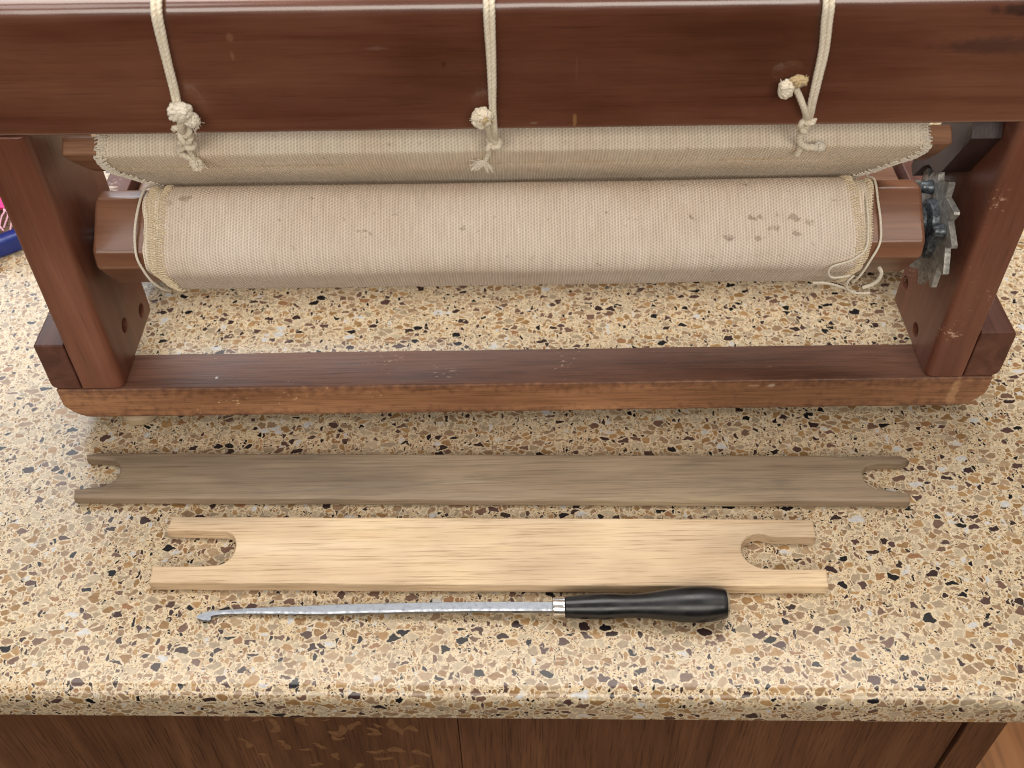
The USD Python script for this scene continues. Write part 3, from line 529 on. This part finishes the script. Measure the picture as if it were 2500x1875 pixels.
# torn, serged edges of the apron
def apron_pt(sv, x, h):
    y, z = np.interp(sv, sA, PA[:, 0]), np.interp(sv, sA, PA[:, 1]); n0, n1 = np.interp(sv, sA, nA[:, 0]), np.interp(sv, sA, nA[:, 1]); return np.array([x, y+n0*h, z+n1*h])
fr = []; g = np.random.default_rng(77)
for X, inw in ((XL, 1), (XR, -1)):
    s = 0.006
    while s < sA[-1]-0.012:
        e = np.interp(s, sA, X); ln = g.uniform(0.0024, 0.0046); sk = g.uniform(-0.0006, 0.0012)
        outw = g.uniform(0.0004, 0.0016)
        fr.append(tube(smooth_path([apron_pt(s, e+inw*ln, 0.0002), apron_pt(s+0.4*sk, e+inw*ln*0.5, 0.0009), apron_pt(s+sk, e-inw*outw*0.3, 0.0008), apron_pt(s+sk*1.4, e-inw*outw, -0.0004)], 9), g.uniform(0.0003, 0.0005), 5, taper=np.linspace(1, 0.6, 9)))
        s += g.uniform(0.0008, 0.0014)
obj('frayed_edge', cat(fr), M['white_yarn'], apron, smooth=40, kind='stuff')
sm = np.interp(0.0146, np.cumsum(np.ones(3)), np.ones(3))
# seam: a line of small machine stitches
se = []; s_seam = float(sA[np.argmin(np.linalg.norm(PA-(A0 + d1*0.0148 - d2*off*0.75), axis=1))])
x = -0.190
while x < 0.176:
    se.append(tube([apron_pt(s_seam, x, -0.00005), apron_pt(s_seam, x+0.0006, 0.00018), apron_pt(s_seam+0.00004, x+0.0013, 0.00018), apron_pt(s_seam, x+0.0018, -0.00005)], 0.00016, 5)); x += 0.0022
obj('seam_stitching', cat(se), M['yellow_yarn'], apron, smooth=40, kind='stuff')

# ratchet wheel, hub and pawl at the right
nt = 12; ring = []
for i in range(nt):
    a0 = 2*math.pi*i/nt + 0.18
    for da, rr_ in ((0.0, 0.0312), (0.035, 0.0308), (0.10, 0.0242), (0.22, 0.0262)):
        a = a0 + da*1.25; ring.append((RC[0]+rr_*math.cos(a), RC[1]+rr_*math.sin(a)))
wheel = obj('ratchet_wheel', prism(np.array(ring), 0.2046, 0.2076, 0, bevel=0.0002, nseg=2), M['cast'], loom, smooth=20)
hub = []
for x, r in ((0.1955, 0.0115), (0.1965, 0.0110), (0.1995, 0.0110), (0.2003, 0.0135), (0.2010, 0.0145), (0.2047, 0.0150)):
    a = np.linspace(0, 2*math.pi, 40, endpoint=False); w = 1+0.09*np.cos(3*a+0.7)
    hub.append(np.stack([np.full(40, x), RC[0]+r*w*np.cos(a), RC[1]+r*w*np.sin(a)], 1))
obj('hub', loft(hub), M['cast_dark'], wheel)
for ang in (150, 60):
    a = math.radians(ang); c = (RC[0]+0.0195*math.cos(a), RC[1]+0.0195*math.sin(a)); th = np.linspace(0, 2*math.pi, 20, endpoint=False)
    lug = [np.stack([np.full(20, x), c[0]+r*np.cos(th), c[1]+r*np.sin(th)], 1) for x, r in ((0.1990, 0.0022), (0.1995, 0.0028), (0.2045, 0.0036))]
    obj('lug', loft(lug), M['cast_dark'], wheel)
pw = [(0.0375, 0.172), (0.0165, 0.1785), (0.0130, 0.1715), (0.0300, 0.1425), (0.0365, 0.1375), (0.0450, 0.1365), (0.0510, 0.1315), (0.0590, 0.1200), (0.0640, 0.1225), (0.0600, 0.1420), (0.0500, 0.1510)]
import shapely.geometry as sg
pg = sg.Polygon(pw).buffer(0.0012).buffer(-0.0008).simplify(0.0002)
pm = trimesh.creation.extrude_polygon(pg, 0.0135, engine='earcut')
pm.vertices = np.stack([0.2012 + pm.vertices[:, 2], pm.vertices[:, 0], pm.vertices[:, 1]], 1)
if pm.volume < 0: pm.invert()
obj('pawl', pm, M['pawl'], loom, smooth=25)

# ------------------------------------------------------------------ tie cords
def cord_thing(label): return thing('tie_cord', label, 'cord')
CR = 0.00116
def strand(parent, pts, r=CR, name='strand', ph=0.0):
    pa = smooth_path(pts, 26*len(pts)); obj(name, tube(pa, r, 14, plies=3, pitch=0.006, ply=0.10, phase=ph), M['cord'], parent, smooth=50)
def knot(parent, c, sx, sz, sy=0.0012, r=0.00135, tilt=0.0, ph=0.0):
    t = np.linspace(0, 2*math.pi, 90)
    k = np.stack([(np.sin(t)+2*np.sin(2*t))*sx, -np.sin(3*t)*sy*1.1, (np.cos(t)-2*np.cos(2*t))*sz], 1)
    ca, sa = math.cos(tilt), math.sin(tilt); k = np.stack([k[:, 0]*ca-k[:, 2]*sa, k[:, 1], k[:, 0]*sa+k[:, 2]*ca], 1) + np.array(c)
    obj('knot', tube(k, r, 12, plies=3, pitch=0.006, ply=0.15, phase=ph), M['cord'], parent, smooth=50)
def tuft(parent, c, dirn, n, length, spread, r, mat, sd, name='frayed_end', curl=0.3, ball=None):
    g = np.random.default_rng(sd); d = np.array(dirn, float); d /= np.linalg.norm(d); out = []
    if ball:                      # a woolly bundle: short plies curling over a lump
        B = np.array(ball); C = np.array(c) + d*B[2]*0.6
        b = trimesh.creation.icosphere(3, 1.0); q = b.vertices; b.vertices = q*(0.82+0.4*(fbm(q*2.2+sd, 3, sd)-0.5))[:, None]*B + C; out.append(b)
        for i in range(n):
            u = g.normal(0, 1, 3) + d*0.8; u /= np.linalg.norm(u); t = np.cross(u, g.normal(0, 1, 3)); t /= np.linalg.norm(t); k = g.uniform(0.85, 1.12)
            pts = [C+B*u*0.6, C+B*k*(u+0.15*t), C+B*k*1.03*(u+0.5*t), C+B*k*0.9*(u+0.9*t), C+B*0.62*(u+1.1*t)]
            out.append(tube(smooth_path(pts, 12), r*g.uniform(0.8, 1.2), 6))
        for i in range(14):       # a few loose fibres
            u = g.normal(0, 1, 3) + d; u /= np.linalg.norm(u); t = g.normal(0, 0.5, 3)
            out.append(tube(smooth_path([C+B*u*0.8, C+B*1.2*(u+0.2*t), C+B*1.45*(u+0.7*t)], 8), 0.00016, 4))
    else:
        for i in range(n):
            v = d + g.normal(0, spread, 3); v /= np.linalg.norm(v); ln = length*g.uniform(0.6, 1.15); s0 = np.array(c)+g.normal(0, 0.0005, 3); side = g.normal(0, 1, 3)*curl*ln
            out.append(tube(smooth_path([s0, s0+v*ln*0.4+side*0.15, s0+v*ln*0.75+side*0.5, s0+v*ln+side], 9), r*g.uniform(0.7, 1.2), 5, taper=np.linspace(1, 0.6, 9)))
    obj(name, cat(out), mat, parent, smooth=50, kind='stuff')

def top_run(xa, xb):      # from behind the beam over its rounded edge and down the front
    return [(xa, 0.030, 0.2482), (xa, 0.012, 0.2482), (xa, 0.0035, 0.2474), (xa*0.9+xb*0.1, -0.0017, 0.2430), (xa*0.7+xb*0.3, -0.0030, 0.2360)]
# left: bunched end standing up against the beam
c1 = cord_thing('cream tie cord whose knot has a bushy white end above the canvas')
strand(c1, top_run(-0.1450, -0.1448) + [(-0.1451, -0.0030, 0.224), (-0.1452, -0.0032, 0.212), (-0.1457, -0.0030, 0.201), (-0.1462, -0.0015, 0.1925), (-0.1468, 0.002, 0.1875)])
strand(c1, top_run(-0.1427, -0.1435) + [(-0.1434, -0.0036, 0.224), (-0.1434, -0.0040, 0.212), (-0.1441, -0.0038, 0.201), (-0.1450, -0.0020, 0.1925), (-0.1460, 0.002, 0.1875)], ph=1.3)
strand(c1, [(-0.1472, 0.002, 0.1870), (-0.1460, -0.0025, 0.1915), (-0.1446, -0.0050, 0.1962), (-0.1436, -0.0056, 0.2005)], r=0.00165, name='stub')
tuft(c1, (-0.1434, -0.0060, 0.2000), (0.10, -0.35, 0.9), 110, 0.0046, 0.8, 0.00085, M['white_yarn'], 5, ball=(0.0040, 0.0028, 0.0032))
tuft(c1, (-0.1405, -0.0058, 0.1985), (0.6, -0.3, -0.3), 36, 0.0046, 0.8, 0.00070, M['white_yarn'], 15, ball=(0.0022, 0.0022, 0.0026))
knot(c1, (-0.1466, 0.0005, 0.1880), 0.00125, 0.00165, tilt=0.2, r=0.00128)
knot(c1, (-0.1480, 0.0055, 0.1800), 0.00085, 0.00110, tilt=0.9, r=0.0015, ph=1.0)
strand(c1, [(-0.1485, 0.0065, 0.1800), (-0.1500, 0.0092, 0.1755), (-0.1494, 0.0108, 0.1711), (-0.1488, 0.0118, 0.1665)], name='tail')
strand(c1, [(-0.1500, 0.0092, 0.1758), (-0.1535, 0.0105, 0.1730), (-0.1547, 0.0112, 0.1712), (-0.1530, 0.0116, 0.1690), (-0.1503, 0.0122, 0.1668)], r=0.00140, name='tail')
tuft(c1, (-0.1487, 0.0120, 0.1655), (0.3, -0.3, -0.8), 40, 0.0034, 0.45, 0.00060, M['cord'], 6, ball=(0.0024, 0.0018, 0.0022))

# centre: spread white tail
c2 = cord_thing('cream tie cord with a fanned white tail and a round yellowed stub')
strand(c2, top_run(-0.0150, -0.0144) + [(-0.0143, -0.0030, 0.224), (-0.0140, -0.0032, 0.212), (-0.0138, -0.0030, 0.201), (-0.0132, -0.0022, 0.190), (-0.0130, 0.003, 0.1825), (-0.0134, 0.006, 0.180)])
strand(c2, top_run(-0.0126, -0.0127) + [(-0.0126, -0.0036, 0.224), (-0.0127, -0.0040, 0.212), (-0.0130, -0.0038, 0.201), (-0.0127, -0.0028, 0.190), (-0.0125, 0.002, 0.1825), (-0.0128, 0.006, 0.180)], ph=1.0)
strand(c2, [(-0.0140, 0.0055, 0.1785), (-0.0148, 0.002, 0.1845), (-0.0158, -0.003, 0.1905), (-0.0168, -0.005, 0.1955)], r=0.00135, name='stub')
tuft(c2, (-0.0175, -0.0055, 0.1962), (-0.15, -0.6, 0.6), 90, 0.0036, 0.9, 0.00080, M['cord'], 9, ball=(0.0034, 0.0026, 0.0031))
tuft(c2, (-0.0172, -0.0076, 0.1972), (-0.15, -0.6, 0.6), 20, 0.0022, 0.9, 0.00060, M['yellow_yarn'], 8, ball=(0.0020, 0.0018, 0.0020))
knot(c2, (-0.0138, 0.0065, 0.1765), 0.00095, 0.00125, tilt=-0.5, r=0.00128)
strand(c2, [(-0.0143, 0.008, 0.1755), (-0.0152, 0.0105, 0.1705), (-0.0163, 0.0118, 0.1668), (-0.0178, 0.0126, 0.1630)], name='tail')
tuft(c2, (-0.0178, 0.0122, 0.1630), (-0.85, -0.25, -0.22), 34, 0.0058, 0.26, 0.00045, M['white_yarn'], 10, curl=0.12)
tuft(c2, (-0.0178, 0.0122, 0.1630), (0.35, -0.15, -0.9), 14, 0.0046, 0.16, 0.00045, M['white_yarn'], 11, curl=0.10)

# right: curved tail
c3 = cord_thing('cream tie cord with a curved tail and a stub pointing up beside it')
strand(c3, top_run(0.1179, 0.1196) + [(0.1198, -0.0030, 0.224), (0.1199, -0.0032, 0.212), (0.1200, -0.0030, 0.201), (0.1210, -0.0010, 0.1935), (0.1216, 0.0020, 0.1895)])
strand(c3, top_run(0.1203, 0.1216) + [(0.1216, -0.0036, 0.224), (0.1213, -0.0040, 0.212), (0.1211, -0.0038, 0.201), (0.1220, -0.0012, 0.1935), (0.1224, 0.0022, 0.1895)], ph=0.7)
strand(c3, [(0.1208, 0.001, 0.1900), (0.1190, -0.003, 0.1950), (0.1168, -0.0048, 0.1995), (0.1142, -0.0050, 0.2045), (0.1118, -0.0052, 0.2085)], r=0.00135, name='stub')
tuft(c3, (0.1092, -0.0056, 0.2090), (-0.6, -0.4, -0.1), 60, 0.0032, 0.5, 0.00085, M['cord'], 12, ball=(0.0023, 0.0018, 0.0028))
tuft(c3, (0.1120, -0.0052, 0.2108), (0.35, -0.2, 0.8), 50, 0.0028, 0.7, 0.00075, M['yellow_yarn'], 13, ball=(0.0028, 0.0018, 0.0016))
knot(c3, (0.1212, 0.0010, 0.1900), 0.00100, 0.00130, tilt=-0.55, r=0.00128)
knot(c3, (0.1215, 0.0045, 0.1845), 0.00065, 0.00085, tilt=0.6, r=0.0015, ph=1.0)
strand(c3, [(0.1220, 0.0055, 0.1840), (0.1226, 0.0085, 0.1795), (0.1226, 0.0096, 0.1755), (0.1238, 0.0100, 0.1722), (0.1267, 0.0100, 0.1702), (0.1302, 0.0098, 0.1700)], r=0.00155, name='tail')
tuft(c3, (0.1312, 0.0098, 0.1702), (0.8, -0.2, 0.35), 50, 0.0034, 0.5, 0.00060, M['white_yarn'], 14, ball=(0.0019, 0.0014, 0.0016))
strand(c3, [(0.1240, 0.0115, 0.1712), (0.1248, 0.0125, 0.1676), (0.1244, 0.0132, 0.1637)], r=0.0013, name='tail')

# ------------------------------------------------------------------ shuttles
def shuttle(name, outline, thick, z0, rad, mat, label, tilt=0.0):
    P = sg.Polygon(outline); P = P.buffer(0)
    layers = [(0.0, -rad*0.8), (rad*0.5, -rad*0.2), (rad, 0.0), (thick-rad, 0.0), (thick-rad*0.55, -rad*0.15), (thick-rad*0.2, -rad*0.45), (thick, -rad)]
    import manifold3d as mf
    base = trimesh.creation.extrude_polygon(P, thick, engine='earcut')
    ext = np.array(P.exterior.coords)[:-1]
    ext = resample(ext, 0.004)
    # inward offsets of the outline by moving every vertex along its bisector
    e = np.roll(ext, -1, 0)-ext; e /= np.linalg.norm(e, axis=1, keepdims=True); nrm = np.stack([e[:, 1], -e[:, 0]], 1); nv = nrm + np.roll(nrm, 1, 0); nv /= np.maximum(np.linalg.norm(nv, axis=1, keepdims=True), 1e-6)
    if not P.exterior.is_ccw: nv = -nv
    nz = (fbm(np.column_stack([ext*60, np.zeros(len(ext))]), 3, 5)-0.5)*0.0007
    rings = [np.column_stack([ext + nv*(o+nz[:, None]), np.full(len(ext), z0+h)]) for h, o in layers]
    n = len(ext); v = np.vstack(rings); f = []; i = np.arange(n); j = (i+1) % n
    for a in range(len(rings)-1): f += [np.stack([a*n+i, a*n+j, (a+1)*n+j], 1), np.stack([a*n+i, (a+1)*n+j, (a+1)*n+i], 1)]
    import mapbox_earcut as me
    tri = me.triangulate_float64(rings[-1][:, :2], np.array([n], np.uint32)).reshape(-1, 3).astype(int)
    f += [tri + (len(rings)-1)*n, tri[:, ::-1]]
    t = trimesh.Trimesh(v, np.vstack(f), process=False)
    if t.volume < 0: t.invert()
    t.fix_normals() if not t.is_winding_consistent else None
    return obj(name, t, mat, smooth=32, label=label, cat='shuttle')
def arc(cx, cy, rx, ry, a0, a1, n=16): return [(cx+rx*math.cos(math.radians(a)), cy+ry*math.sin(math.radians(a))) for a in np.linspace(a0, a1, n)]
def rot2(pts): P = np.asarray(pts); return P @ ROT[:2, :2].T
# grey one (in the counter's frame)
y0, y1 = -0.0594, -0.0286
grey = [(-0.2335, y0), (0.1978, y0), (0.1992, y0+0.0050), (0.1845, y0+0.0088)] + arc(0.1845, -0.0430, 0.0072, 0.0082, 250, 95, 14) + [(0.1890, y1-0.0055), (0.1985, y1-0.0055), (0.2040, y1-0.0035), (0.2000, y1), (-0.2300, y1), (-0.2350, y1-0.0018), (-0.2345, y1-0.0042), (-0.2210, y1-0.0050)] + arc(-0.2205, -0.0423, 0.0062, 0.0080, 75, -70, 12) + [(-0.2205, y0+0.0080), (-0.2350, y0+0.0058)]
shuttle('stick_shuttle', rot2(grey), 0.0060, 0.0003, 0.0014, M['grey_wood'], 'long weathered grey wooden stick shuttle beside the loom')
ya, yb = -0.1117, -0.0719
oak = [(-0.1805, ya), (0.1455, ya), (0.1462, ya+0.0100), (0.1200, ya+0.0098)] + arc(0.1180, ya+0.0205, 0.0112, 0.0104, 265, 95, 16) + [(0.1240, yb-0.0108), (0.1450, yb-0.0112), (0.1455, yb), (-0.1788, yb), (-0.1795, yb-0.0088), (-0.1530, yb-0.0092)] + arc(-0.1510, ya+0.0205, 0.0085, 0.0102, 85, -82, 16) + [(-0.1600, ya+0.0098), (-0.1815, ya+0.0100)]
shuttle('stick_shuttle', rot2(oak), 0.0072, 0.0003, 0.0010, M['oak'], 'short pale oak stick shuttle beside the black handled hook')

# ------------------------------------------------------------------ hook with black handle
hk = thing('heddle_hook', 'steel hook with a black lacquered wooden handle', 'hook')
AX = lambda x: (-0.1242-0.0008*(x-0.0165)/0.076, 0.0088-0.0070*(0.077-x)/0.232)
def revolve_x(stations, mat, name, parent, nn=36):
    rings = []
    for x, r in stations:
        a = np.linspace(0, 2*math.pi, nn, endpoint=False); y, z = AX(x)
        rings.append(np.stack([np.full(nn, x), y+r*np.cos(a), z+r*np.sin(a)], 1))
    return obj(name, loft(rings), mat, parent, smooth=35)
S = smooth_path([(0.0168, 0.0050, 0), (0.026, 0.0057, 0), (0.036, 0.0062, 0), (0.0465, 0.0056, 0), (0.055, 0.0060, 0), (0.065, 0.0073, 0), (0.075, 0.0084, 0), (0.083, 0.0083, 0), (0.0905, 0.0072, 0)], 60)
revolve_x([(0.0166, 0.0042)] + [(a, b) for a, b, _ in S] + [(0.0917, 0.0068), (0.0922, 0.0058)], M['lacquer'], 'handle', hk)
revolve_x([(0.0918, 0.0067), (0.0924, 0.0065), (0.0929, 0.0056), (0.0930, 0.002)], M['worn_end'], 'handle_end', hk)
revolve_x([(0.0106, 0.0036), (0.0109, 0.0044), (0.0112, 0.0046), (0.0157, 0.0047), (0.0164, 0.0050), (0.0167, 0.0045)], M['ferrule'], 'ferrule', hk)
# flat shank that narrows to the hook
st = []
cx = smooth_path([(0.0112, -0.1241, 0), (-0.030, -0.1226, 0), (-0.0762, -0.1218, 0), (-0.105, -0.1216, 0), (-0.130, -0.1211, 0), (-0.1490, -0.1214, 0)], 70)
for x, y, _ in cx:
    q = np.clip((-0.095-x)/0.054, 0, 1); w = 0.0024*(1-q) + 0.00095*q
    zc = AX(x)[1]; h = min(0.0028 - 0.0011*np.clip((0.0112-x)/0.16, 0, 1), 2*zc-0.0002)
    ch = 0.0007
    st.append(np.column_stack([np.full(8, x), y+np.array([-w, w, w, w, w-ch*0.5, -w+ch, -w, -w])*1.0, zc+np.array([-h/2, -h/2, 0, h/2-ch*0.5, h/2, h/2, h/2-ch, 0])]))
obj('shank', loft(np.array(st)), M['steel'], hk, smooth=20)
tip = sg.Polygon([(-0.1475, -0.1206), (-0.1515, -0.1208), (-0.1550, -0.1216), (-0.1582, -0.1231), (-0.1572, -0.1243), (-0.1545, -0.1252), (-0.1515, -0.1255), (-0.1511, -0.1248), (-0.1516, -0.1236), (-0.1505, -0.1228), (-0.1475, -0.1223)]).buffer(0.0002)
tm = trimesh.creation.extrude_polygon(tip, 0.0016, engine='earcut'); tm.apply_translation((0, 0, 0.0006)); obj('hook_tip', tm, M['steel'], hk, smooth=25)

# ------------------------------------------------------------------ things at the far left
bl = []
for t in np.linspace(0, 2*math.pi, 72, endpoint=False):
    c = np.array([-0.460, 0.330, 0.0]); R = 0.205; d = np.array([math.cos(t), math.sin(t), 0])
    prf = round_poly([(0, 0.0), (0.010, 0.0), (0.010, 0.013), (0, 0.013)], 0.003, 4); bl.append([c + d*(R+a) + np.array([0, 0, b]) for a, b in prf])
bl.append(bl[0])
obj('plastic_ring', loft(np.array(bl), closed_ends=False), M['blue'], smooth=40, label='curved blue plastic rim lying on the countertop behind the loom', cat='ring')
cl = thing('pink_cloth', 'bright pink fringed cloth lying behind the left post', 'cloth')
gx = np.linspace(-0.60, -0.333, 26); gy = np.linspace(0.170, 0.40, 22)
X, Y = np.meshgrid(gx, gy, indexing='ij')
def hz(X, Y): return 0.028 + 0.010*(fbm(np.stack([X*22, Y*22, X*0], -1), 3, 9)-0.5)
top = np.stack([X + 0.02*(Y-0.2), Y, hz(X, Y)], -1)
gridf = []
a_, b_ = top.shape[:2]
vv = np.vstack([top.reshape(-1, 3), (top-np.array([0, 0, 0.0015])).reshape(-1, 3)]); o_ = a_*b_
for i in range(a_-1):
    for j in range(b_-1):
        p = i*b_+j; gridf += [[p, p+b_, p+b_+1], [p, p+b_+1, p+1], [o_+p, o_+p+b_+1, o_+p+b_], [o_+p, o_+p+1, o_+p+b_+1]]
obj('sheet', trimesh.Trimesh(vv, np.array(gridf), process=False), M['pink'], cl, smooth=True)
ft = []; g = np.random.default_rng(3)
for i in range(60):
    x = g.uniform(-0.43, -0.333); y = 0.172 + g.uniform(-0.002, 0.002); z = 0.027
    ft.append(tube(smooth_path([(x, y+0.004, z), (x+g.uniform(0, 0.003), y-0.003, z-0.001), (x+g.uniform(0, 0.006), y-0.007, z-0.003+g.uniform(-0.002, 0.002)), (x+g.uniform(0, 0.01), y-0.010-g.uniform(0, 0.005), z-0.008)], 14), 0.00045, 5))
obj('fringe', cat(ft), M['pale_pink'], cl, smooth=40, kind='stuff')
